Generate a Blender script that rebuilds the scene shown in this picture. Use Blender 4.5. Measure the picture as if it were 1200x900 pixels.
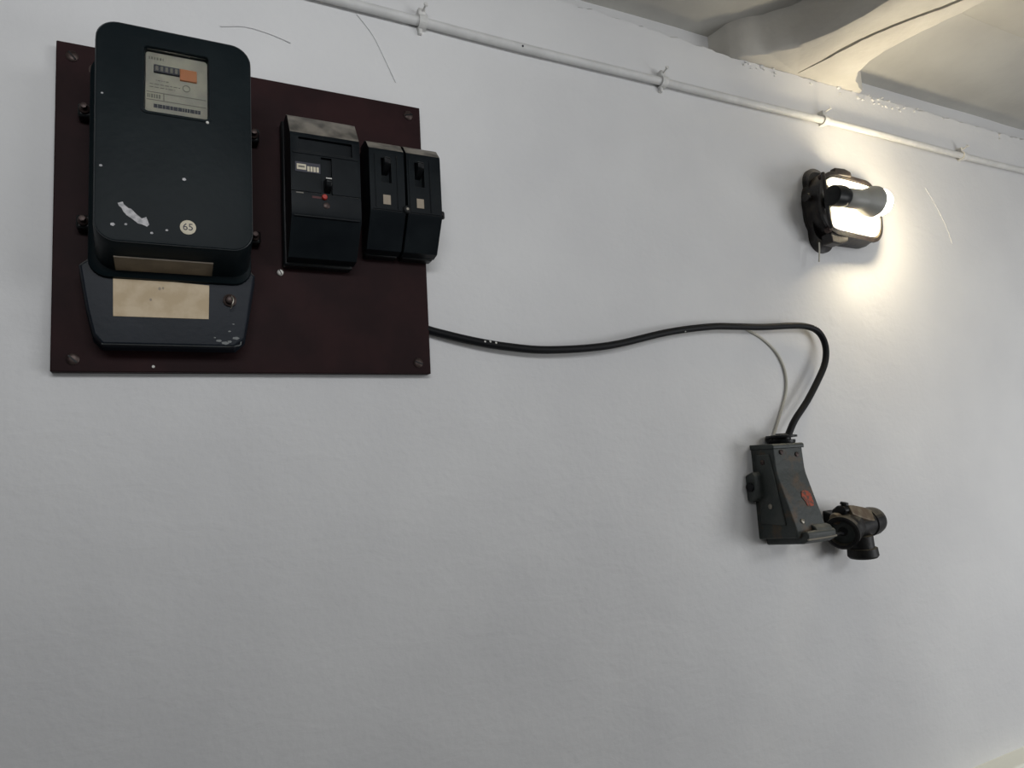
import bpy, bmesh, math, random
from mathutils import Vector, Matrix, noise

for o in list(bpy.data.objects):
    bpy.data.objects.remove(o, do_unlink=True)
S = bpy.context.scene
COL = S.collection
random.seed(7)
PI = math.pi

# ------------------------------------------------------------------ camera
F_PX = 795.56
YAW, PITCH, ROLL = 0.463149, 0.110728, -0.056371
fw = Vector((math.sin(YAW)*math.cos(PITCH), math.cos(YAW)*math.cos(PITCH), math.sin(PITCH)))
r0 = Vector((math.cos(YAW), -math.sin(YAW), 0)); u0 = r0.cross(fw)
rt = math.cos(ROLL)*r0 + math.sin(ROLL)*u0
up = -math.sin(ROLL)*r0 + math.cos(ROLL)*u0
cd = bpy.data.cameras.new('camera'); cam = bpy.data.objects.new('camera', cd); COL.objects.link(cam)
cd.sensor_width = 36; cd.lens = F_PX/1200*36; cd.clip_start = .01
m = Matrix((rt, up, -fw)).transposed().to_4x4(); m.translation = (0.140273, -1.017781, -0.581853)
cam.matrix_world = m
S.camera = cam

# ------------------------------------------------------------------ daylight and exposure
SKY = 0.065
w = bpy.data.worlds.new('world'); S.world = w; w.use_nodes = True
w.node_tree.nodes['Background'].inputs[0].default_value = (0.93, 0.955, 1.0, 1)
w.node_tree.nodes['Background'].inputs[1].default_value = SKY
def area(name, loc, target, sx, sy, power, color):
    l = bpy.data.lights.new(name, 'AREA'); l.shape = 'RECTANGLE'; l.size = sx; l.size_y = sy
    l.energy = power; l.color = color
    o = bpy.data.objects.new(name, l); COL.objects.link(o); o.location = loc
    o.rotation_euler = (Vector(target)-Vector(loc)).to_track_quat('-Z', 'Y').to_euler()
    return o
W_A, W_B, W_C = 3.6, 14.0, 9.0
la = area('daylight_fill_left', (0.05, -1.5, 0.12), (0.0, 0, 0.04), 0.9, 0.25, W_A, (0.97, 0.985, 1.0)); la.data.spread = math.radians(110)  # unseen source, added to brighten the upper left wall; no window is built
area('daylight_fill_low_right', (2.7, -1.5, -0.9), (1.9, 0, -0.9), 0.9, 0.8, W_B, (0.97, 0.985, 1.0))  # added out of view to lift the lower right wall; no doorway stands there
area('daylight_fill_right', (1.9, -2.2, 0.1), (0.2, 0, -0.2), 1.0, 0.4, W_C, (0.97, 0.985, 1.0))  # unseen fill from the right rear, added to raise the middle of the wall
S.view_settings.view_transform = 'Standard'; S.view_settings.look = 'None'
S.view_settings.gamma = 1; S.view_settings.exposure = 0.0
S.view_settings.use_curve_mapping = False

BULB = 150.0

# ------------------------------------------------------------------ materials
def mat(name, col, rough=.5, metal=0., col2=None, scale=20., bump=0., bscale=60., dust=None, emis=None,
        spec=.5, detail=4., lo=.4, hi=.65, dustmin=.35):
    m = bpy.data.materials.new(name); m.use_nodes = True
    nt = m.node_tree; N = nt.nodes; L = nt.links; b = N['Principled BSDF']
    b.inputs['Roughness'].default_value = rough; b.inputs['Metallic'].default_value = metal
    b.inputs['Specular IOR Level'].default_value = spec
    b.inputs['Base Color'].default_value = (*col, 1)
    tc = N.new('ShaderNodeTexCoord'); src = None
    if col2:
        n = N.new('ShaderNodeTexNoise'); n.inputs['Scale'].default_value = scale; n.inputs['Detail'].default_value = detail
        L.new(tc.outputs['Object'], n.inputs['Vector'])
        r = N.new('ShaderNodeValToRGB'); r.color_ramp.elements[0].position = lo; r.color_ramp.elements[1].position = hi
        r.color_ramp.elements[0].color = (*col, 1); r.color_ramp.elements[1].color = (*col2, 1)
        L.new(n.outputs['Fac'], r.inputs['Fac']); src = r.outputs['Color']
    if dust:      # dust lies on faces that look upwards, in patches
        g = N.new('ShaderNodeNewGeometry'); s = N.new('ShaderNodeSeparateXYZ'); L.new(g.outputs['True Normal'], s.inputs[0])
        mr = N.new('ShaderNodeMapRange'); mr.inputs['From Min'].default_value = dustmin; mr.inputs['From Max'].default_value = dustmin+.2
        L.new(s.outputs['Z'], mr.inputs['Value'])
        n = N.new('ShaderNodeTexNoise'); n.inputs['Scale'].default_value = 45; L.new(tc.outputs['Object'], n.inputs['Vector'])
        m2 = N.new('ShaderNodeMapRange'); m2.inputs['From Min'].default_value = .3; m2.inputs['From Max'].default_value = .6; m2.inputs['To Min'].default_value = .35
        L.new(n.outputs['Fac'], m2.inputs['Value'])
        mu = N.new('ShaderNodeMath'); mu.operation = 'MULTIPLY'; L.new(mr.outputs[0], mu.inputs[0]); L.new(m2.outputs[0], mu.inputs[1])
        mx = N.new('ShaderNodeMixRGB'); L.new(mu.outputs[0], mx.inputs['Fac'])
        if src: L.new(src, mx.inputs[1])
        else: mx.inputs[1].default_value = (*col, 1)
        mx.inputs[2].default_value = (*dust, 1); src = mx.outputs[0]
    if src: L.new(src, b.inputs['Base Color'])
    if bump:
        n = N.new('ShaderNodeTexNoise'); n.inputs['Scale'].default_value = bscale; n.inputs['Detail'].default_value = 6
        L.new(tc.outputs['Object'], n.inputs['Vector'])
        bp = N.new('ShaderNodeBump'); bp.inputs['Strength'].default_value = bump; bp.inputs['Distance'].default_value = .002
        L.new(n.outputs['Fac'], bp.inputs['Height']); L.new(bp.outputs[0], b.inputs['Normal'])
    if emis:
        b.inputs['Emission Color'].default_value = (*emis[0], 1); b.inputs['Emission Strength'].default_value = emis[1]
    return m

def wall_material():
    m = bpy.data.materials.new('painted_plaster'); m.use_nodes = True
    nt = m.node_tree; N = nt.nodes; L = nt.links; b = N['Principled BSDF']
    b.inputs['Roughness'].default_value = .55; b.inputs['Specular IOR Level'].default_value = .3
    tc = N.new('ShaderNodeTexCoord')
    n = N.new('ShaderNodeTexNoise'); n.inputs['Scale'].default_value = 3; n.inputs['Detail'].default_value = 6
    L.new(tc.outputs['Object'], n.inputs['Vector'])
    r = N.new('ShaderNodeValToRGB'); r.color_ramp.elements[0].color = (.66, .66, .665, 1); r.color_ramp.elements[1].color = (.72, .72, .72, 1)
    r.color_ramp.elements[0].position = .35; r.color_ramp.elements[1].position = .65
    L.new(n.outputs['Fac'], r.inputs['Fac']); L.new(r.outputs[0], b.inputs['Base Color'])
    # roller stipple, horizontal brush drag and coarse trowel swells
    a = N.new('ShaderNodeTexNoise'); a.inputs['Scale'].default_value = 75; a.inputs['Detail'].default_value = 5
    L.new(tc.outputs['Object'], a.inputs['Vector'])
    mp = N.new('ShaderNodeMapping'); mp.inputs['Scale'].default_value = (14, 14, 30); L.new(tc.outputs['Object'], mp.inputs['Vector'])
    c = N.new('ShaderNodeTexNoise'); c.inputs['Scale'].default_value = 1.0; c.inputs['Detail'].default_value = 4; c.inputs['Distortion'].default_value = .6
    L.new(mp.outputs[0], c.inputs['Vector'])
    b1 = N.new('ShaderNodeBump'); b1.inputs['Strength'].default_value = .5; b1.inputs['Distance'].default_value = .0012
    b2 = N.new('ShaderNodeBump'); b2.inputs['Strength'].default_value = .34; b2.inputs['Distance'].default_value = .003
    L.new(a.outputs['Fac'], b1.inputs['Height']); L.new(c.outputs['Fac'], b2.inputs['Height'])
    L.new(b1.outputs[0], b2.inputs['Normal']); L.new(b2.outputs[0], b.inputs['Normal'])
    return m
M_WALL = wall_material()
M_CEIL = mat('ceiling_plaster', (.49, .48, .45), .8, col2=(.56, .55, .51), scale=5, bump=.5, bscale=45, spec=.2)
M_RIB = mat('rib_plaster', (.54, .52, .48), .8, col2=(.63, .61, .56), scale=8, bump=.6, bscale=60, spec=.2)
M_FLOOR = mat('floor_terrazzo', (.20, .20, .20), .6, col2=(.30, .29, .28), scale=60)
M_CREAM = mat('cream_paint', (.90, .90, .80), .5, bump=.2)
M_PIPE = mat('painted_pipe', (.60, .60, .59), .5, col2=(.67, .67, .66), scale=30, bump=.3)
M_CLIP = mat('painted_clip', (.62, .62, .60), .5, col2=(.72, .71, .69), scale=90, bump=.5, bscale=200)
M_BOARD = mat('maroon_board', (.014, .0042, .0050), .6, col2=(.022, .0068, .0075), scale=14, bump=.15, bscale=90, spec=.15, dust=(.10, .07, .06))
M_METER = mat('meter_enamel', (.0035, .0075, .0095), .42, col2=(.0065, .0115, .0135), scale=9, bump=.12, bscale=120, spec=.09, dust=(.10, .10, .095))
M_TERM = mat('terminal_enamel', (.010, .0135, .019), .4, col2=(.016, .020, .027), scale=9, bump=.12, bscale=120, spec=.12, dust=(.10, .10, .095))
M_EDGE = mat('worn_edge', (.10, .11, .11), .4)
M_BLACK = mat('bakelite_black', (.003, .004, .005), .4, col2=(.007, .008, .009), scale=20, bump=.1, spec=.25)
M_BRK = mat('breaker_bakelite', (.004, .006, .008), .42, col2=(.008, .011, .013), scale=16, bump=.1, dust=(.22, .20, .17), spec=.12)
M_RUBBER = mat('black_rubber', (.004, .0045, .006), .5, spec=.2)
M_PALE = mat('pale_flex', (.55, .53, .46), .6)
M_PAPER = mat('cream_paper', (.50, .39, .25), .7, col2=(.60, .49, .34), scale=50)
M_PAPERD = mat('brown_paper', (.10, .078, .052), .5, col2=(.14, .11, .075), scale=50)
M_DIAL = mat('dial_plate', (.27, .25, .22), .5, col2=(.34, .31, .25), scale=50)
M_ORANGE = mat('orange_print', (.42, .15, .06), .6)
M_DARKP = mat('dark_print', (.03, .03, .045), .6)
M_GREYP = mat('grey_print', (.14, .13, .11), .6)
M_IVORY = mat('ivory_plastic', (.55, .50, .38), .5)
M_SCRATCH = mat('bare_scratch', (.50, .49, .50), .6, col2=(.30, .30, .31), scale=200)
M_SPECK = mat('white_paint_speck', (.65, .64, .60), .6)
M_RED = mat('red_plastic', (.35, .02, .012), .5)
M_TAN = mat('tan_mark', (.30, .25, .19), .6)
M_SCREW = mat('screw_steel', (.07, .05, .045), .45, metal=.6, col2=(.035, .022, .02), scale=100)
M_STEEL = mat('dull_steel', (.28, .26, .22), .4, metal=.8)
M_SOCK = mat('grey_green_casting', (.030, .038, .037), .5, col2=(.050, .056, .052), scale=25, bump=.4, bscale=130, spec=.4, dust=(.13, .13, .11))
M_SOCKF = mat('rusted_casting', (.034, .041, .039), .55, col2=(.085, .055, .030), scale=34, bump=.5, bscale=130, lo=.5, hi=.68, spec=.4, dust=(.13, .13, .11))
M_REDP = mat('red_paint', (.36, .055, .02), .6, col2=(.10, .045, .03), scale=150, lo=.45, hi=.6)
M_BRUN = mat('brown_strap', (.12, .085, .055), .5, metal=.3, col2=(.20, .17, .12), scale=60, bump=.4)
M_JBLK = mat('dusty_black', (.004, .004, .005), .5, col2=(.012, .011, .010), scale=50, bump=.3, bscale=150, dust=(.09, .08, .06), dustmin=.4, spec=.3)
M_LHOUS = mat('lamp_casting', (.008, .006, .006), .45, col2=(.035, .027, .020), scale=45, bump=.6, bscale=100, lo=.5, hi=.75, dust=(.07, .055, .035))
M_LWHITE = mat('lamp_white_enamel', (.80, .79, .74), .4)
M_LBASE = mat('bulb_grey', (.26, .26, .24), .45)
M_BULB = mat('bulb_diffuser', (.9, .9, .85), .5, emis=((1.0, .85, .59), BULB))
gm = bpy.data.materials.new('window_glass'); gm.use_nodes = True
gb = gm.node_tree.nodes['Principled BSDF']; gb.inputs['Transmission Weight'].default_value = 1
gb.inputs['Roughness'].default_value = .04; gb.inputs['IOR'].default_value = 1.12; gb.inputs['Base Color'].default_value = (.9, .92, .9, 1)
M_GLASS = gm

# ------------------------------------------------------------------ helpers
# positions below are in metres: x along the wall, d = distance out from the wall (y = -d), z up (0 = top of the meter board)
def obj(name, bm, mt, parent=None, smooth=True, bevel=0., seg=2):
    me = bpy.data.meshes.new(name)
    bmesh.ops.recalc_face_normals(bm, faces=bm.faces[:])
    bm.to_mesh(me); bm.free(); me.materials.append(mt)
    o = bpy.data.objects.new(name, me); COL.objects.link(o)
    if bevel:
        b = o.modifiers.new('bevel', 'BEVEL'); b.width = bevel; b.segments = seg; b.limit_method = 'ANGLE'; b.angle_limit = .6
        b.harden_normals = False
    if smooth:
        me.shade_smooth()
        me.set_sharp_from_angle(angle=.7)
    if parent:
        o.parent = parent; o.matrix_parent_inverse = Matrix.Translation(-world_loc(parent))
    return o
def world_loc(o):
    v = Vector((0, 0, 0))
    if o.type == 'EMPTY': return o.location.copy()
    return v
def tag(o, label=None, cat=None, group=None, kind=None):
    if label: o['label'] = label
    if cat: o['category'] = cat
    if group: o['group'] = group
    if kind: o['kind'] = kind
    return o
def thing(name, loc, label, cat, group=None):
    o = bpy.data.objects.new(name, None); COL.objects.link(o); o.location = loc; o.empty_display_size = .03
    return tag(o, label, cat, group)
def box(bm, x0, x1, d0, d1, z0, z1):
    vs = [bm.verts.new((x, -d, z)) for x in (x0, x1) for d in (d0, d1) for z in (z0, z1)]
    for f in ((0,1,3,2), (4,6,7,5), (0,4,5,1), (2,3,7,6), (0,2,6,4), (1,5,7,3)): bm.faces.new([vs[i] for i in f])
    return vs
def boxb(*a):
    bm = bmesh.new(); box(bm, *a); return bm
def loft(bm, rings, cap0=True, cap1=True):
    R = [[bm.verts.new(p) for p in r] for r in rings]
    n = len(R[0])
    for a, b in zip(R, R[1:]):
        for i in range(n): bm.faces.new((a[i], a[(i+1) % n], b[(i+1) % n], b[i]))
    if cap0: bm.faces.new(R[0][::-1])
    if cap1: bm.faces.new(R[-1])
    return R
def rrect(x0, x1, z0, z1, r, d, n=6):
    out = []
    for cx, cz, a0 in ((x1-r, z1-r, 0), (x0+r, z1-r, 90), (x0+r, z0+r, 180), (x1-r, z0+r, 270)):
        for k in range(n+1):
            a = math.radians(a0+90*k/n); out.append((cx+r*math.cos(a), -d, cz+r*math.sin(a)))
    return out
def poly_xz(pts, d): return [(x, -d, z) for x, z in pts]
def prism_x(pts, x0, x1):           # pts in (d, z)
    bm = bmesh.new(); loft(bm, [[(x, -d, z) for d, z in pts] for x in (x0, x1)]); return bm
def prism_d(pts, d0, d1):           # pts in (x, z)
    bm = bmesh.new(); loft(bm, [poly_xz(pts, d) for d in (d0, d1)]); return bm
def lathe(bm, base, axis, prof, n=28, cap0=True, cap1=True):   # prof: (distance along the axis, radius)
    ax = Vector(axis).normalized(); t = Vector((0, 0, 1)) if abs(ax.z) < .9 else Vector((1, 0, 0))
    u = ax.cross(t).normalized(); v = ax.cross(u)
    base = Vector(base)
    loft(bm, [[base+ax*s+(u*math.cos(2*PI*k/n)+v*math.sin(2*PI*k/n))*max(r, 1e-5) for k in range(n)] for s, r in prof], cap0, cap1)
def lath(base, axis, prof, n=28):
    bm = bmesh.new(); lathe(bm, base, axis, prof, n); return bm
def smooth_path(pts, sub=8):
    P = [Vector(p) for p in pts]; P = [2*P[0]-P[1]]+P+[2*P[-1]-P[-2]]; out = []
    for i in range(1, len(P)-2):
        a, b, c, d = P[i-1:i+3]
        for k in range(sub):
            t = k/sub
            out.append(.5*((2*b)+(c-a)*t+(2*a-5*b+4*c-d)*t*t+(3*b-a-3*c+d)*t**3))
    out.append(P[-2]); return out
def tube(bm, pts, r, n=10, sub=8):
    P = smooth_path(pts, sub) if sub else [Vector(p) for p in pts]
    rings = []; prev = None
    for i, p in enumerate(P):
        t = (P[min(i+1, len(P)-1)]-P[max(i-1, 0)]).normalized()
        if prev is None:
            u = t.cross(Vector((0, 0, 1)) if abs(t.z) < .9 else Vector((1, 0, 0))).normalized()
        else: u = (prev-t*prev.dot(t)).normalized()
        prev = u; v = t.cross(u); rr = r(i/(len(P)-1)) if callable(r) else r
        rings.append([p+(u*math.cos(2*PI*k/n)+v*math.sin(2*PI*k/n))*rr for k in range(n)])
    loft(bm, rings)
def tub(pts, r, n=10, sub=8):
    bm = bmesh.new(); tube(bm, pts, r, n, sub); return bm
def cut(o, bm):                      # carve a recess out of a part
    c = obj('cutter', bm, M_BLACK, smooth=False)
    md = o.modifiers.new('cut', 'BOOLEAN'); md.object = c; md.operation = 'DIFFERENCE'; md.solver = 'EXACT'
    bv = [x for x in o.modifiers if x.type == 'BEVEL']
    for x in bv: x.show_viewport = False; x.show_render = False
    dg = bpy.context.evaluated_depsgraph_get(); dg.update()
    me = bpy.data.meshes.new_from_object(o.evaluated_get(dg)); old = o.data; nm = old.name; o.data = me
    o.modifiers.remove(md); bpy.data.meshes.remove(old); me.name = nm
    for x in bv: x.show_viewport = True; x.show_render = True
    cm = c.data; bpy.data.objects.remove(c); bpy.data.meshes.remove(cm)
    me.set_sharp_from_angle(angle=.7)
def text_mesh(name, body, size, loc, mt, parent, tilt=0):
    cu = bpy.data.curves.new(name, 'FONT'); cu.body = body; cu.size = size; cu.extrude = .0002; cu.align_x = 'CENTER'; cu.align_y = 'CENTER'
    t = bpy.data.objects.new(name, cu); COL.objects.link(t)
    dg = bpy.context.evaluated_depsgraph_get(); dg.update()
    me = bpy.data.meshes.new_from_object(t.evaluated_get(dg)); bpy.data.objects.remove(t); bpy.data.curves.remove(cu)
    me.transform(Matrix.Translation(loc) @ Matrix.Rotation(PI/2, 4, 'X') @ Matrix.Rotation(tilt, 4, 'Z'))
    me.materials.append(mt); o = bpy.data.objects.new(name, me); COL.objects.link(o)
    o.parent = parent; o.matrix_parent_inverse = Matrix.Translation(-world_loc(parent)); return o
def nz(x, y, z, s): return noise.noise(Vector((x*s, y*s, z*s)))

# ------------------------------------------------------------------ setting
X0, X1, ZF = -1.3, 3.4, -1.46
ZL, ZC = .268, .36                   # top lip of the wall, ceiling
bm = bmesh.new()
nx, nzr = 420, 150
rows = [(ZF+(ZL-.006-ZF)*j/nzr, 0.) for j in range(nzr+1)] + [(ZL, .007), (ZL+.002, -1), (ZL+.003, -2), (.62, -2)]
grid = []
for j, (z, yb) in enumerate(rows):
    rw = []
    for i in range(nx+1):
        x = X0+(X1-X0)*i/nx
        sb = .06
        yy = {-1: .6*sb, -2: sb}.get(yb, yb)
        y = yy - .0016*nz(x, 0, z, 4.) - .0007*nz(x, 3, z, 17.)
        zz = z+(.016*min(1, max(0, (1.25-x)/.35)) if j > nzr-12 else 0)*min(1, (j-nzr+12)/10)
        if j >= nzr-1 and j < nzr+2: zz += .004*nz(x, 5, 0, 28.)+.003*nz(x, 8, 0, 90.)
        rw.append(bm.verts.new((x, y, zz)))
    grid.append(rw)
for a, b in zip(grid, grid[1:]):
    for i in range(nx): bm.faces.new((a[i], a[i+1], b[i+1], b[i]))
wall = tag(obj('wall_back', bm, M_WALL), kind='structure')
bm = bmesh.new()
prof = [(.125, .345), (.06, .345), (-.10, .362), (-.196, .372), (-.204, .366), (-1.0, .366), (-2.6, .366)]
nx = 240; grid = []
for y, z in prof:
    grid.append([bm.verts.new((X0+(X1-X0)*i/nx, y, z+.0025*nz(X0+(X1-X0)*i/nx, y, 0, 5.))) for i in range(nx+1)])
for a, b in zip(grid, grid[1:]):
    for i in range(nx): bm.faces.new((a[i], a[i+1], b[i+1], b[i]))
top = [bm.verts.new((x, y, .55)) for x, y in ((X0, .125), (X1, .125), (X1, -2.6), (X0, -2.6))]; bm.faces.new(top)
ceiling = tag(obj('ceiling', bm, M_CEIL), kind='structure')
# the plaster rib that meets the wall in two flares, split by a crack
left = [(1.222, .07), (1.236, .012), (1.249, -.010), (1.293, -.038), (1.338, -.082), (1.366, -.135), (1.382, -.20), (1.388, -.30), (1.39, -2.6)]
right = [(1.60, -2.6), (1.58, -.32), (1.571, -.275), (1.556, -.217), (1.548, -.144), (1.550, -.098), (1.566, -.058), (1.600, -.028), (1.65, -.006), (1.70, .07)]
def dens(pts):
    out = []
    for (a, b), (c, d) in zip(pts, pts[1:]):
        k = 5 if abs(d-b) < 1 else 40
        for t in range(k):
            f = t/k; x, y = a+(c-a)*f, b+(d-b)*f
            out.append((x+.003*nz(x, y, 0, 40), y+.003*nz(x, y, 3, 40)))
    out.append(pts[-1]); return out
out = dens(left)+dens(right)
bm = bmesh.new()
cx, cy = 1.465, -.4
def inset(p, k):
    x, y = p
    if x < 1.465: return (x+k, y-(.4*k if y > -.3 else 0))
    return (x-k, y-(.4*k if y > -.3 else 0))
loft(bm, [[(*inset(p, .012), ZL-.0045) for p in out], [(*inset(p, .004), ZL-.001) for p in out], [(*p, ZL+.008) for p in out], [(*p, .40) for p in out]])
rib = obj('ceiling_rib', bm, M_RIB, ceiling)
cr = [(1.424, -.006), (1.430, -.040), (1.437, -.070), (1.440, -.105), (1.449, -.150), (1.462, -.19), (1.478, -.228), (1.492, -.255), (1.510, -.287), (1.530, -.34), (1.545, -.42)]
fine = []
for (a, b), (c, d) in zip(cr, cr[1:]):
    for t in range(4):
        f = t/4; fine.append((a+(c-a)*f+.0014*nz(a+t, b, 0, 90), b+(d-b)*f))
fine.append(cr[-1])
wd = [.0010+.0066*min(1, 3*i/len(fine))*(.6+.5*abs(nz(i, 0, 0, .37))) for i in range(len(fine))]; wd[-1] = .0004
pl = [(x-w_, y) for (x, y), w_ in zip(fine, wd)]+[(x+w_, y) for (x, y), w_ in reversed(list(zip(fine, wd)))]
bm = bmesh.new(); loft(bm, [[(*p, .25) for p in pl], [(*p, .34) for p in pl]])
cut(rib, bm)
tag(obj('floor', boxb(X0, X1, -.0, 2.6, ZF-.04, ZF), M_FLOOR), kind='structure')
tag(obj('baseboard_back', boxb(X0, X1, -.004, .05, ZF, -1.335), M_CREAM, bevel=.004), kind='structure')
# hairline cracks and drips in the wall paint
for pts in ([(.405, -.0008, .15), (.43, -.0008, .12), (.450, -.0008, .08), (.466, -.0008, .045)],
            [(.20, -.0008, .078), (.235, -.0008, .086), (.27, -.0008, .083), (.30, -.0008, .076)],
            [(1.86, -.0008, .05), (1.90, -.0008, .0), (1.93, -.0008, -.05), (1.945, -.0008, -.09)]):
    obj('paint_ridge', tub(pts, .0010, 6, 6), M_WALL, wall)
# flakes of loose plaster along the lip, joined: too small to pick apart
bm = bmesh.new()
for k in range(46):
    x = random.choice((random.uniform(1.62, 1.80), random.uniform(1.26, 1.36), random.uniform(1.26, 2.3)))
    z = ZL-.012+random.uniform(-.014, .012); s = random.uniform(.002, .006)
    pts = [(x+s*math.cos(a+random.uniform(-.4, .4))*random.uniform(.7, 1.8), z+s*math.sin(a)*random.uniform(.5, 1.1)) for a in (0, 1.2, 2.4, 3.6, 4.8)]
    loft(bm, [poly_xz(pts, -.002), poly_xz([(x+(a-x)*.7, z+(b-z)*.7) for a, b in pts], random.uniform(.002, .004))])
tag(obj('plaster_flakes', bm, M_WALL, wall), kind='stuff')

# ------------------------------------------------------------------ surface pipe and its clips
def pz(x): return .158+.0012*math.sin(x*5)+.003*nz(x, 0, 0, 2.2)
def pd(x): return .0095
pp = [(X0+(X1-X0)*i/60, -pd(0), pz(X0+(X1-X0)*i/60)) for i in range(61)]
pipe = tag(obj('conduit', tub(pp, .0078, 14, 3), M_PIPE), 'white painted conduit running along the wall just below the ceiling', 'conduit')
obj('paint_chip', lath((.700, -.0165, .1545), (0, -1, 0), [(0, .0022), (.0016, .0016)], 8), M_DARKP, pipe)
clips = [(.513, 'pipe clip above the right half of the maroon meter board, leftmost on the conduit'),
         (1.022, 'painted pipe clip halfway between meter board and lamp, above the bare wall'),
         (1.492, 'pipe clip on the conduit directly above the lit wall lamp, with a bent nail'),
         (2.026, 'bright lit pipe clip right of the lamp, rightmost on the conduit')]
for k, (x, lab) in enumerate(clips):
    z = pz(x)
    t = thing('pipe_clip', (x, 0, z), lab, 'pipe clip', 'clips holding the conduit')
    bm = bmesh.new()
    rings = []
    for xx in (x-.007, x+.007):
        o_, i_ = [], []
        for q in range(13):
            a = -PI/2+PI*q/12
            o_.append((xx, -(pd(x)+.0112*math.cos(a)), z+.0112*math.sin(a)))
            i_.append((xx, -(pd(x)+.0081*math.cos(a)), z+.0081*math.sin(a)))
        o_ = [(xx, .002, z-.0112)]+o_+[(xx, .002, z+.0112)]; i_ = [(xx, .002, z-.0081)]+i_+[(xx, .002, z+.0081)]
        rings.append(o_+i_[::-1])
    loft(bm, rings)
    obj('saddle', bm, M_CLIP, t)
    obj('nail_block', boxb(x-.007, x+.006, -.002, .014, z+.009, z+.023), M_CLIP, t, bevel=.002)
    lean = (.45, -1, .55) if k == 2 else (.1*(-1)**k, -1, .25)
    nb = lath((x, -.010, z+.016), lean, [(0, .0016), (.017, .0016), (.0172, .0042), (.0195, .0036)], 10)
    obj('nail', nb, M_CLIP, t)
    if k in (0, 1): obj('lower_lug', boxb(x-.006, x+.001, -.002, .008, z-.020, z-.008), M_CLIP, t, bevel=.002)

# ------------------------------------------------------------------ meter board
t = thing('meter_board', (0.25, 0, -.441), 'large dark maroon board on the white wall carrying meter and breakers', 'board')
BT = .015
obj('panel', boxb(0, .5, -.002, BT, -.441, 0), M_BOARD, t, bevel=.0012)
def screw(name, x, z, d, r, par, mt=None, h=.003, slot=True):
    s = obj(name, lath((x, -d, z), (0, -1, 0), [(-.001, r), (h*.4, r), (h*.8, r*.8), (h, r*.4)], 18), mt or M_SCREW, par)
    if slot:
        a = random.uniform(0, PI); c, s_ = math.cos(a), math.sin(a); L_, W_ = r*.85, r*.13
        pts = [(x+c*L_*i-s_*W_*j, z+s_*L_*i+c*W_*j) for i, j in ((1, 1), (-1, 1), (-1, -1), (1, -1))]
        obj('screw_slot', prism_d(pts, d+h*.5, d+h+.0003), M_BLACK, s, smooth=False)
    return s
for x, z in ((.018, -.019), (.480, -.017), (.024, -.425), (.480, -.424)): screw('screw', x, z, BT, .0075, t)
obj('washer', lath((.0445, -BT, -.033), (0, -1, 0), [(-.001, .008), (.001, .008), (.0016, .006)], 16), M_SCREW, t)
s = screw('screw', .2762, -.2945, BT, .0045, t, M_SPECK, .005); s['label'] = 'screw head smeared with white paint'
obj('drilled_hole', lath((.2461, -BT, -.0855), (0, -1, 0), [(-.001, .005), (.0006, .005)], 14), M_BLACK, t)
obj('paint_speck', lath((.114, -BT, -.4335), (0, -1, 0), [(-.001, .0022), (.001, .0018)], 8), M_SPECK, t)

# ------------------------------------------------------------------ three phase electricity meter
t = thing('electricity_meter', (.14, -BT, -.42), 'big dark blue-green electricity meter with small dial window, left on the board', 'electricity meter')
body = bmesh.new()
loft(body, [rrect(.050, .226, -.319, -.036, .020, .0152), rrect(.050, .226, -.319, -.036, .020, .050),
            rrect(.0435, .2320, -.3270, -.036, .022, .052), rrect(.0425, .2330, -.3280, -.035, .023, .0555),
            rrect(.0435, .2320, -.3270, -.036, .022, .060), rrect(.050, .226, -.322, -.040, .018, .063)])
obj('base_case', body, M_METER, t)
c = bmesh.new()
loft(c, [rrect(.0515, .2305, -.319, -.0360, .022, .061), rrect(.0530, .2295, -.3130, -.0330, .022, .095),
         rrect(.0540, .2290, -.3055, -.0290, .024, .122), rrect(.0550, .2285, -.3030, -.0285, .024, .1275),
         rrect(.0565, .2270, -.3010, -.0300, .022, .1300), rrect(.0605, .2230, -.2965, -.0340, .019, .1303)])
cover = obj('front_cover', c, M_METER, t)
WX0, WX1, WZ0, WZ1 = .1075, .1770, -.1350, -.0545
cb = bmesh.new(); loft(cb, [rrect(WX0, WX1, WZ0, WZ1, .004, .1205, 3), rrect(WX0-.002, WX1+.002, WZ0-.002, WZ1+.002, .005, .135, 3)])
cut(cover, cb)
fr = bmesh.new()   # raised lip round the dial window
for a, b in (((WX0-.006, WX1+.006, WZ1+.0015, WZ1+.005)), ((WX0-.006, WX1+.006, WZ0-.005, WZ0-.0015))), : pass
ro = rrect(WX0-.0045, WX1+.0045, WZ0-.0045, WZ1+.0045, .006, .130, 3); ri = rrect(WX0-.0018, WX1+.0018, WZ0-.0018, WZ1+.0018, .005, .130, 3)
def shift(r, d): return [(p[0], -d, p[2]) for p in r]
R = [[fr.verts.new(p) for p in q] for q in (shift(ro, .1295), shift(ro, .1318), shift(ri, .1318), shift(ri, .1295))]
for a, b in zip(R, R[1:]+R[:1]):
    for i in range(len(a)): fr.faces.new((a[i], a[(i+1) % len(a)], b[(i+1) % len(a)], b[i]))
obj('window_lip', fr, M_METER, t)
dial = obj('dial_plate', boxb(WX0, WX1, .1195, .1215, WZ0, WZ1), M_DIAL, t)
dial['label'] = 'faded beige printed dial plate behind glass'
D = .1215
reg = obj('counter', boxb(.1165, .1455, D-.0005, D+.0030, -.0895, -.0795), M_DARKP, dial, bevel=.0008)
bm = bmesh.new()
for k in range(5):
    x = .1185+k*.0054; box(bm, x, x+.0030, D+.0028, D+.0034, -.0875, -.0815)
tag(obj('counter_drums', bm, M_GREYP, dial), kind='stuff')
obj('counter_decimal', boxb(.1455, .1650, D-.0005, D+.0024, -.0945, -.0790), M_ORANGE, dial, bevel=.0008)
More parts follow.
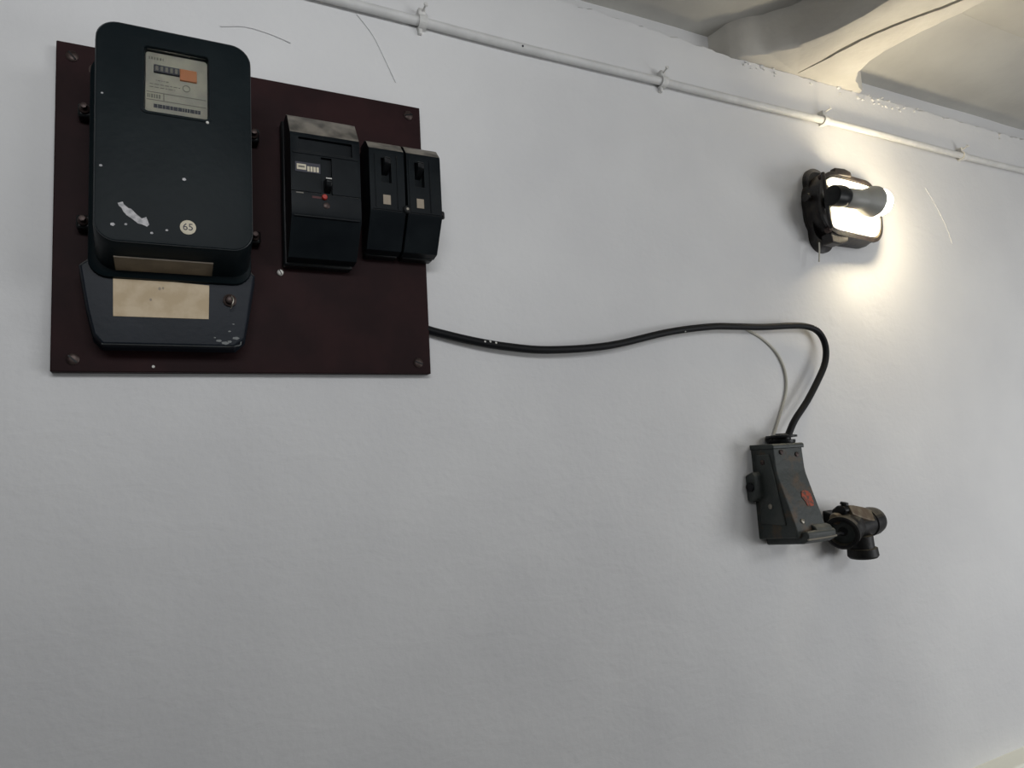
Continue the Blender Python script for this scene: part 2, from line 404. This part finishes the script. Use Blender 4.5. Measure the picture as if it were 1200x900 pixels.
bm = bmesh.new()
random.seed(3)
def dashes(x0, x1, z, h, lo=.0008, hi=.003, gap=.0012, d=D):
    x = x0
    while x < x1:
        wv = random.uniform(lo, hi); box(bm, x, min(x+wv, x1), d-.0003, d+.0003, z-h/2, z+h/2); x += wv+gap
dashes(.111, .128, -.0705, .0032)
dashes(.119, .133, -.0990, .0012); dashes(.112, .146, -.1042, .0009, .002, .006); dashes(.112, .140, -.1082, .0009, .002, .006)
box(bm, .1085, .1755, D-.0003, D+.0003, -.1155, -.1146); box(bm, .1085, .1755, D-.0003, D+.0003, -.1255, -.1246)
dashes(.1095, .124, -.1200, .0050, .001, .0022, .0009); box(bm, .1270, .1282, D-.0003, D+.0003, -.1250, -.1150)
tag(obj('dial_print', bm, M_GREYP, dial), kind='stuff')
bm = bmesh.new(); dashes(.1165, .1690, -.1325, .0048, .002, .005, .0004)
tag(obj('serial_print', bm, M_DARKP, dial), kind='stuff')
bm = bmesh.new()
ring = [[(.153+r*math.cos(2*PI*k/20), -d_, -.1035+r*math.sin(2*PI*k/20)) for k in range(20)] for r, d_ in ((.0045, D-.0002), (.0045, D+.0004), (.0036, D+.0004), (.0036, D-.0002))]
loft(bm, ring, False, False); obj('dial_ring', bm, M_GREYP, dial)
for ch in dial.children: ch.data.transform(Matrix.Translation((0, 0, .0085)))
obj('window_pane', boxb(WX0-.0005, WX1+.0005, .1266, .1280, WZ0-.0005, WZ1+.0005), M_GLASS, t, smooth=False)
obj('paint_speck', lath((.1765, -.1312, -.1400), (0, -1, 0), [(0, .0020), (.001, .0014)], 8), M_SPECK, t)
bt = obj('round_sticker', lath((.1541, -.1295, -.2785), (0, -1, 0), [(0, .0090), (.0012, .0090), (.0014, .0084)], 26), M_IVORY, t)
bt['label'] = 'round ivory tag marked 65'
text_mesh('sticker_number', '65', .0120, (.1541, -.1311, -.2785), M_DARKP, bt)
sc = [(.0795, -.2565), (.0835, -.2560), (.0850, -.2585), (.0900, -.2625), (.0925, -.2635), (.0985, -.2690), (.1040, -.2735), (.1075, -.2725), (.1120, -.2800),
      (.1105, -.2815), (.1060, -.2790), (.1020, -.2775), (.0950, -.2720), (.0900, -.2685), (.0865, -.2650), (.0840, -.2615), (.0810, -.2590)]
def fat(p):
    ax_, az_, ux, uz = .096, -.269, .80, -.60
    q = []
    for x, z in p:
        a = (x-ax_)*ux+(z-az_)*uz; b = (x-ax_)*uz-(z-az_)*ux
        q.append((ax_+a*ux+1.7*b*uz, az_+a*uz-1.7*b*ux))
    return q
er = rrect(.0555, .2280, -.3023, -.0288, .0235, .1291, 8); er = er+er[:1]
obj('rim_highlight', tub(er, .0006, 6, 0), mat('edge_highlight', (.030, .035, .038), .4), cover)  # rim highlight put in as a thin lighter-coloured tube along the cover edge
obj('scratch', prism_d(fat(sc), .1300, .1307), M_SCRATCH, t, smooth=False)['label'] = 'pale scraped patch on the front cover'
bm = bmesh.new()
for x, z, s in ((.0745, -.2830, .0022), (.0880, -.2815, .0014), (.1310, -.2845, .0014), (.1150, -.2895, .0015), (.0620, -.2130, .0016), (.1500, -.2180, .0020), (.0625, -.1230, .0012)):
    loft(bm, [poly_xz([(x+s*math.cos(a)*1.2, z+s*math.sin(a)) for a in (0, 1.2, 2.5, 3.7, 5)], d) for d in (.1300, .1308)])
tag(obj('paint_specks', bm, M_SCRATCH, t), kind='stuff')
# brown strip under the sloping lower edge, then the terminal cover with its paper
st = bmesh.new(); loft(st, [[(.0735, -.0655, -.3198), (.1835, -.0655, -.3198), (.1835, -.1000, -.3132), (.0735, -.1000, -.3132)],
                            [(.0735, -.0650, -.3166), (.1835, -.0650, -.3166), (.1835, -.1000, -.3102), (.0735, -.1000, -.3102)]])
obj('lower_name_strip', st, M_PAPERD, t)['label'] = 'brownish label strip under the cover edge'
tc_ = [(.0325, -.316), (.048, -.302), (.225, -.302), (.2385, -.316), (.2300, -.370), (.2240, -.404), (.2120, -.4155), (.058, -.4155), (.0485, -.404), (.0410, -.370)]
tb = bmesh.new()
def scl(p, k): return [(.135+(x-.135)*k, -.36+(z+.36)*k) for x, z in p]
loft(tb, [poly_xz(scl(tc_, 1.03), .0152), poly_xz(scl(tc_, 1.03), .018), poly_xz(tc_, .022), poly_xz(tc_, .050), poly_xz(scl(tc_, .975), .0545)])
tcov = obj('terminal_cover', tb, M_TERM, t, bevel=.0012)
pb = bmesh.new(); loft(pb, [poly_xz([(.0705, -.3800), (.1795, -.3795), (.1805, -.3340), (.0700, -.3290)], d) for d in (.0545, .0553)])
pp_ = obj('paper_label', pb, M_PAPER, tcov); pp_['label'] = 'blank cream paper label'
bm = bmesh.new()
for x, z, s in ((.122, -.342, .0018), (.126, -.341, .0014), (.112, -.357, .0015)):
    loft(bm, [poly_xz([(x+s*math.cos(a), z+s*math.sin(a)*1.3) for a in (0, 1.2, 2.5, 3.7, 5)], d) for d in (.0552, .0556)])
tag(obj('paper_stain', bm, M_TAN, tcov), kind='stuff')
k_ = obj('sealing_screw', lath((.2055, -.054, -.353), (0, -1, 0), [(0, .0085), (.003, .0085), (.004, .006), (.009, .0055), (.010, .004)], 18), M_SCREW, tcov)
obj('seal_wire', tub([(.207, -.064, -.349), (.2095, -.066, -.354), (.208, -.066, -.361), (.2065, -.062, -.365)], .0009, 6, 5), M_STEEL, tcov)
ed = bmesh.new()
tube(ed, [(.058, -.0515, -.4145), (.10, -.0515, -.4145), (.15, -.0515, -.4145), (.2115, -.0515, -.4142), (.2195, -.0515, -.408)], .0009, 6, 4)
obj('worn_edge', ed, M_EDGE, tcov)
bm = bmesh.new()
for x, z, s in ((.192, -.408, .003), (.199, -.411, .004), (.205, -.409, .003), (.213, -.404, .0035), (.187, -.404, .0015), (.205, -.395, .0018), (.210, -.385, .0014)):
    loft(bm, [poly_xz([(x+s*math.cos(a)*random.uniform(.8, 1.5), z+s*math.sin(a)*.6) for a in (0, 1.2, 2.5, 3.7, 5)], d) for d in (.0525, .0550)])
tag(obj('chipped_paint', bm, M_EDGE, tcov), kind='stuff')
for ch in [tcov]+list(tcov.children): ch.data.transform(Matrix.Translation((0, 0, .004)))
for z in (-.100, -.250):
    for x, sg in ((.036, -1), (.2395, 1)):
        lg = obj('fixing_lug', prism_d([(x-.009, z-.009), (x+.009, z-.009), (x+.009, z+.009), (x-.009, z+.009)], .0152, .034), M_BLACK, t, bevel=.003)
        obj('lug_screw', lath((x+sg*.001, -.034, z), (0, -1, 0), [(-.001, .0062), (.004, .0062), (.006, .004), (.013, .0035), (.0135, .001)], 14), M_SCREW, lg)

# ------------------------------------------------------------------ large breaker
t = thing('circuit_breaker', (.331, -BT, -.283), 'largest breaker, black with a yellowed nameplate and red button, beside the meter', 'circuit breaker', 'breakers on the meter board')
bx0, bx1 = .2825, .3790
obj('base', boxb(bx0-.004, bx1-.002, .0152, .034, -.288, -.070), M_BLACK, t, bevel=.003)
cas = obj('case', prism_x([(.033, -.072), (.056, -.072), (.066, -.078), (.088, -.112), (.090, -.118), (.090, -.228), (.087, -.236), (.052, -.281), (.033, -.283)], bx0, bx1), M_BRK, t, bevel=.0035, seg=3)
cut(cas, boxb(bx0+.011, bx1-.011, .084, .096, -.139, -.119))
cut(cas, boxb(bx0-.01, bx1+.01, .0888, .096, -.1985, -.1975))
cut(cas, boxb(.3235, .3385, .085, .096, -.1990, -.1450))
cut(cas, prism_d([(.366, -.055), (.400, -.055), (.400, -.105), (.3845, -.0865)], .0, .2))
obj('window_plate', boxb(bx0+.0115, bx1-.0115, .083, .0848, -.1385, -.1195), M_BRK, cas)
for z in (-.1425, -.2330): obj('moulded_ridge', boxb(bx0+.003, bx1-.003, .0885, .0912, z-.0009, z+.0009), M_BRK, cas, bevel=.0004)
npl = obj('nameplate', boxb(.2885, .3225, .0895, .0908, -.1700, -.1560), M_DARKP, t)
bm = bmesh.new(); random.seed(5)
box(bm, .2905, .3030, .0907, .0911, -.1670, -.1590)
for k in range(4): box(bm, .3045+k*.0042, .3076+k*.0042, .0907, .0911, -.1685, -.1612)
obj('yellowed_print', bm, M_IVORY, npl)['label'] = 'yellowed illegible print'
bm = bmesh.new(); box(bm, .2925, .3010, .0910, .0913, -.1640, -.1615); tag(obj('print_line', bm, M_GREYP, npl))
lev = obj('toggle_lever', prism_x([(.083, -.176), (.100, -.179), (.103, -.183), (.100, -.190), (.083, -.196)], .3275, .3365), M_BLACK, t, bevel=.0015)
obj('lever_mark', boxb(.3280, .3360, .0985, .1005, -.1795, -.1782), M_SPECK, lev)
obj('test_button', lath((.3270, -.0895, -.2035), (0, -1, 0), [(-.001, .0038), (.004, .0038), (.005, .003)], 16), M_RED, t)['label'] = 'small red button'
obj('test_mark', boxb(.3105, .3240, .0897, .0904, -.2060, -.2030), mat('faded_red', (.06, .008, .010), .6), t)
obj('small_inscription', boxb(.2890, .2990, .0897, .0903, -.2010, -.1993), M_GREYP, t)
obj('case_screw', lath((.3300, -.0895, -.2150), (0, -1, 0), [(-.001, .0045), (.0012, .0045), (.002, .003)], 16), M_SCREW, t)
obj('top_screw', lath((.2900, -.0690, -.0920), (0, -.85, .55), [(-.003, .0050), (.0025, .0050), (.0035, .003)], 16), M_SCREW, t)

# ------------------------------------------------------------------ two small breakers side by side
def small_breaker(x0, x1, tx, label, knob):
    t = thing('circuit_breaker', ((x0+x1)/2, -BT, -.262), label, 'circuit breaker', 'breakers on the meter board')
    obj('base', boxb(x0+.002, x1-.002, .0152, .034, -.264, -.096), M_BLACK, t, bevel=.002)
    cs = obj('case', prism_x([(.033, -.0935), (.058, -.0935), (.066, -.098), (.079, -.113), (.080, -.117), (.080, -.206), (.078, -.212), (.050, -.259), (.033, -.262)], x0, x1), M_BRK, t, bevel=.0022)
    cut(cs, boxb(tx-.0075, tx+.0075, .068, .09, -.1650, -.1270))
    cut(cs, boxb(x0+.004, x1-.004, .0788, .09, -.2075, -.2060))
    lv = obj('toggle_lever', prism_x([(.066, -.130), (.086, -.127), (.090, -.131), (.088, -.138), (.066, -.150)], tx-.0052, tx+.0052), M_BLACK, t, bevel=.0015)
    for s in (-1, 1): obj('moulded_ridge', boxb(tx+s*.0165-.0007, tx+s*.0165+.0007, .0795, .0812, -.204, -.122), M_BRK, cs)
    obj('rating_label', boxb(tx-.0062, tx+.0050, .0795, .0807, -.1985, -.1840), M_TAN, t)['label'] = 'small pale square label'
    kb = obj('clamp_screw', lath((knob[0], -knob[1], -.2030), (0, -1, 0) if knob[0] < .5 else (1, -.5, 0), [(-.004, .0062), (.005, .0062), (.0065, .0045)], 18), M_BLACK, t)
    obj('screw_centre', lath((knob[0], -knob[1]-.006, -.2030), (0, -1, 0), [(-.001, .0024), (.0015, .002)], 12), M_STEEL if knob[0] < .5 else M_SCREW, kb)
    return t
small_breaker(.3950, .4482, .4205, 'small black breaker between the largest breaker and its twin', (.4500, .0765))
small_breaker(.4520, .5060, .4720, 'small black breaker overhanging the right edge of the maroon board', (.5055, .0720))

# ------------------------------------------------------------------ black cable and old pale flex
cab = [(.4985, .0085, -.369), (.520, .010, -.3745), (.5746, .013, -.3860), (.6352, .015, -.3945), (.7156, .016, -.3985), (.8386, .016, -.3880), (.9757, .016, -.3590), (1.082, .017, -.3445),
       (1.150, .018, -.3420), (1.222, .019, -.3405), (1.300, .020, -.3350), (1.345, .020, -.3345), (1.378, .020, -.3420), (1.396, .020, -.3600), (1.400, .021, -.3850), (1.389, .023, -.4150), (1.364, .024, -.4480),
       (1.320, .026, -.4950), (1.275, .028, -.5350), (1.245, .030, -.5720)]
cb = tag(obj('power_cable', tub([(x, -d, z) for x, d, z in cab], .0068, 14, 6), M_RUBBER), 'black rubber cable sagging across the wall from board to socket', 'cable')
bm = bmesh.new(); P = smooth_path([(x, -d, z) for x, d, z in cab], 6)
for k in (14, 15, 16, 38, 70, 71):
    p = P[k]; a = random.uniform(-.8, .8)
    q = p+Vector((0, -math.cos(a), math.sin(a)))*.0066; s = random.uniform(.001, .002)
    lathe(bm, q, (0, -math.cos(a), math.sin(a)), [(-.001, s), (.0006, s)], 6)
tag(obj('paint_splashes', bm, M_SPECK, cb), kind='stuff')
flex = [(1.19, .002, -.342), (1.235, .0025, -.362), (1.272, .003, -.392), (1.290, .003, -.430), (1.288, .003, -.470), (1.266, .003, -.515), (1.240, .004, -.560), (1.228, .004, -.585)]
tag(obj('old_flex', tub([(x, -d, z) for x, d, z in flex], .0028, 8, 6), M_PALE), 'thin pale old flex curving on the wall behind the black cable', 'wire')

# ------------------------------------------------------------------ slanted industrial socket
t = thing('industrial_socket', (1.22, 0, -.76), 'grey-green cast socket box with red paint mark and bottom flap, end of black cable', 'socket')
sx0, sx1 = 1.176, 1.256
sp = [(-.002, -.580), (.052, -.580), (.056, -.584), (.058, -.628), (.060, -.640), (.094, -.742), (.094, -.757), (-.002, -.766)]
bd = obj('body', prism_x(sp, sx0, sx1), M_SOCKF, t, bevel=.004, seg=3)
obj('top_rim', prism_x([(-.002, -.580), (.056, -.580), (.059, -.583), (.059, -.590), (-.002, -.590)], sx0-.002, sx1+.003), M_SOCK, bd, bevel=.0015)
obj('side_rib', prism_x([(.012, -.600), (.046, -.600), (.072, -.735), (.012, -.735)], sx0-.0035, sx0+.001), M_SOCK, bd, bevel=.003)
gl = obj('cable_gland', lath((1.2330, -.028, -.582), (0, 0, 1), [(0, .024), (.005, .026), (.009, .026), (.010, .018), (.013, .018), (.014, .030), (.018, .030), (.020, .012), (.022, .010)], 28), M_BLACK, t)
lt = obj('side_latch', prism_x([(-.001, -.640), (.018, -.632), (.024, -.640), (.024, -.684), (.010, -.692), (-.001, -.690)], sx0-.022, sx0+.001), M_SOCK, t, bevel=.003)
obj('latch_pin', lath((sx0-.026, -.012, -.662), (1, 0, 0), [(0, .009), (.006, .009), (.007, .006)], 16), M_BLACK, lt)
# bottom flap
fl = obj('hinged_flap', prism_x([(.004, -.762), (.090, -.748), (.105, -.744), (.109, -.750), (.107, -.762), (.094, -.769), (.006, -.778)], sx0+.012, sx1+.008), M_SOCK, t, bevel=.003)
obj('flap_tongue', prism_x([(.090, -.735), (.100, -.738), (.106, -.744), (.104, -.752), (.090, -.752)], sx1-.040, sx1+.004), M_SOCK, fl, bevel=.003)
obj('flap_edge', tub([(sx0+.012, -.1075, -.760), (sx0+.05, -.1080, -.760), (sx1+.008, -.1080, -.759)], .0018, 8, 5), M_STEEL, fl)
def on_front(z):    # distance out of the sloping front at height z
    return .060+(.094-.060)*(-.640-z)/.102
rm = bmesh.new()
pts = [(1.2230, -.6740), (1.2330, -.6720), (1.2410, -.6750), (1.2450, -.6800), (1.2460, -.6920), (1.2420, -.7020), (1.2330, -.7030), (1.2260, -.7010), (1.2240, -.6930), (1.2190, -.6850)]
loft(rm, [[(x, -on_front(z)+.001, z) for x, z in pts], [(x, -on_front(z)-.0012, z) for x, z in pts]])
obj('red_mark', rm, M_REDP, bd, smooth=False)['label'] = 'worn orange-red paint mark'
for x, d, z in ((1.196, .0565, -.597), (1.238, .0565, -.603)): obj('cover_screw', lath((x, -d, z), (0, -1, .1), [(-.002, .0048), (.002, .0048), (.003, .003)], 14), M_SCREW, bd)
obj('cover_screw', lath((sx0-.0035, -.040, -.700), (-1, 0, 0), [(-.002, .0052), (.0015, .0052), (.0025, .003)], 14), M_STEEL, bd)
obj('cover_screw', lath((sx0-.0035, -.030, -.615), (-1, 0, 0), [(-.002, .0052), (.0015, .0052), (.0025, .003)], 14), M_SCREW, bd)
obj('rivet', lath((1.198, -on_front(-.728), -.728), (0, -1, .3), [(-.002, .0045), (.0015, .0045), (.0025, .003)], 14), M_STEEL, bd)

# ------------------------------------------------------------------ old black junction fitting
t = thing('junction_fitting', (1.40, 0, -.80), 'small round black conduit tee fitting right of the socket, open mouth to the left', 'fitting')
def pt(x, d, z): return Vector((x, -d, z))
mouth = pt(1.3475, .056, -.764); ax = Vector((.80, .38, .16)).normalized()
bm = bmesh.new()
prof = [(-.012, .030), (-.010, .0335), (.004, .0335), (.006, .031), (.012, .031), (.016, .034), (.046, .034), (.058, .028)]
lathe(bm, mouth, ax, prof, 36, False, True)
lathe(bm, mouth, ax, [(-.012, .030), (-.012, .0245), (.020, .0235)], 36, False, True)
obj('round_body', bm, M_JBLK, t)
obj('mouth_ring', lath(mouth, ax, [(.0015, .0242), (.003, .0242), (.0035, .017), (.0105, .017)], 30), M_SOCK, t)
obj('contact_core', lath(mouth, ax, [(.000, .009), (.019, .0115)], 20), M_BLACK, t)
e1 = pt(1.392, .040, -.762)
obj('right_outlet', lath(e1, Vector((1, .10, .10)), [(0, .027), (.055, .027), (.057, .0295), (.078, .0295), (.090, .027), (.098, .019), (.100, .010)], 32), M_JBLK, t)
e2 = pt(1.406, .050, -.778)
obj('bottom_outlet', lath(e2, Vector((.06, 0, -1)), [(0, .024), (.024, .024), (.025, .029), (.040, .030), (.044, .027)], 32), M_JBLK, t)
sb = bmesh.new()
a, b = pt(1.366, .062, -.722), pt(1.458, .050, -.744)
u = (b-a).normalized(); n_ = Vector((0, -1, .55)).normalized(); v = u.cross(n_).normalized()
rings = []
for s, wv in ((0, .010), (.02, .013), (.06, .015), (.095, .012)):
    p = a+u*s; rings.append([p+v*wv+n_*.004, p-v*wv+n_*.004, p-v*wv-n_*.006, p+v*wv-n_*.006])
loft(sb, rings); obj('metal_strap', sb, M_BRUN, t, bevel=.002)['label'] = 'tarnished brown metal strap'
obj('clamp_block', prism_x([(.030, -.742), (.058, -.732), (.064, -.722), (.060, -.714), (.045, -.712), (.030, -.722)], 1.352, 1.374), M_BLACK, t, bevel=.003)
obj('clamp_screw', lath(pt(1.363, .052, -.716), (0.1, -.2, 1), [(0, .006), (.004, .006), (.005, .0085), (.010, .0075)], 16), M_BLACK, t)
obj('brown_knob', lath(pt(1.345, .046, -.738), (-1, -.2, .1), [(-.006, .012), (.004, .012), (.010, .009)], 18), M_BRUN, t)
obj('wall_bracket', prism_x([(-.002, -.725), (.05, -.740), (.05, -.775), (-.002, -.790)], 1.362, 1.392), M_BLACK, t, bevel=.003)
tag(obj('loose_wire', tub([(1.2635, -.098, -.757), (1.285, -.094, -.759), (1.303, -.086, -.760), (1.336, -.066, -.766)], .0022, 8, 5), M_RUBBER), 'short thin wire bridging the socket flap and the black fitting', 'wire')

# ------------------------------------------------------------------ lit wall lamp without its glass
t = thing('wall_lamp', (1.51, 0, -.07), 'lit bulkhead wall lamp, dark housing without glass, under the conduit', 'lamp')
def ov(x0, x1, z0, z1, r, d): return rrect(x0, x1, z0, z1, r, d, 8)
hs = bmesh.new()
outer = [ov(1.398, 1.625, -.150, .004, .060, -.002), ov(1.398, 1.625, -.150, .004, .060, .010), ov(1.394, 1.622, -.150, .004, .060, .014),
         ov(1.391, 1.616, -.148, .002, .058, .036), ov(1.390, 1.612, -.146, -.006, .052, .050), ov(1.388, 1.616, -.149, -.003, .055, .052), ov(1.388, 1.616, -.149, -.003, .055, .058)]
inner = [ov(1.396, 1.608, -.140, -.012, .046, .059), ov(1.398, 1.606, -.138, -.014, .045, .052), ov(1.402, 1.600, -.132, -.020, .040, .012)]
def low(r):      # the rim is shallower towards its right end
    return [(p[0], p[1]*(1-.32*max(0, (p[0]-1.49)/.125)), p[2]) for p in r]
outer = outer[:3]+[low(q) for q in outer[3:]]; inner = [low(q) for q in inner[:2]]+inner[2:]
loft(hs, outer+inner)
obj('housing', hs, M_LHOUS, t)
fg = bmesh.new(); loft(fg, [ov(1.408, 1.480, -.172, .024, .034, -.002), ov(1.408, 1.480, -.172, .024, .034, .008), ov(1.405, 1.470, -.162, .016, .031, .014), ov(1.396, 1.460, -.152, .006, .028, .026)])
obj('mounting_flange', fg, M_LHOUS, t)
rf = bmesh.new()
loft(rf, [low(ov(1.3995, 1.6045, -.1365, -.0155, .044, .0570)), ov(1.4025, 1.5995, -.1315, -.0205, .040, .0140), ov(1.412, 1.590, -.122, -.030, .034, .0125)], False, True)
sol = obj('reflector', rf, M_LWHITE, t); sm = sol.modifiers.new('solid', 'SOLIDIFY'); sm.thickness = .0008
sol['label'] = 'white enamelled inner tray'
BZ, BD = -.081, .096
skt = obj('lamp_holder', lath((1.374, -BD, BZ), (1, 0, .02), [(0, .016), (.002, .021), (.018, .023), (.030, .023), (.040, .020), (.042, .016)], 28), M_BLACK, t)
obj('holder_bracket', boxb(1.396, 1.408, .012, BD-.008, BZ-.012, BZ+.012), M_BLACK, t, bevel=.002)
bl = obj('bulb_base', lath((1.414, -BD, BZ), (1, 0, .02), [(0, .0175), (.004, .0205), (.040, .0215), (.050, .0215), (.056, .0230), (.086, .0330), (.0925, .0335), (.0935, .0325)], 36), M_LBASE, t)
obj('bulb_diffuser', lath((1.506, -BD, BZ+.0018), (1, 0, .02), [(0, .0300), (.008, .0305), (.018, .0298), (.030, .0262), (.040, .0185), (.046, .0095), (.048, .0005)], 36), M_BULB, bl)
# lugs of the missing glass ring
obj('hinge_lug', prism_d([(1.440, -.010), (1.500, -.008), (1.498, .004), (1.478, .009), (1.446, .007)], .044, .058), M_LHOUS, t, bevel=.003)
obj('catch_lug', prism_d([(1.410, -.143), (1.470, -.142), (1.466, -.160), (1.440, -.168), (1.414, -.166)], .030, .056), M_LHOUS, t, bevel=.003)
for x, z in ((1.402, -.020), (1.404, -.140)): obj('housing_screw', lath((x, -.057, z), (0, -1, 0), [(-.006, .0065), (.004, .0065), (.006, .0045)], 14), M_SCREW, t)
obj('wing_screw', lath((1.392, -.030, -.060), (-1, 0, 0), [(-.006, .007), (.010, .007), (.011, .010), (.015, .009)], 14), M_LHOUS, t)
obj('broken_ring', tub([(1.388, -.070, -.020), (1.381, -.076, -.045), (1.380, -.078, -.080), (1.383, -.076, -.115), (1.394, -.072, -.142)], .0042, 10, 6), M_LHOUS, t)
obj('lead_wire', tub([(1.404, -.030, -.160), (1.397, -.034, -.180), (1.392, -.034, -.205)], .0018, 6, 5), M_PALE, t)

def subtree(o):
    for c in o.children:
        yield c
        yield from subtree(c)
for o in subtree(t): o.data.transform(Matrix.Translation((0, 0, .012)))
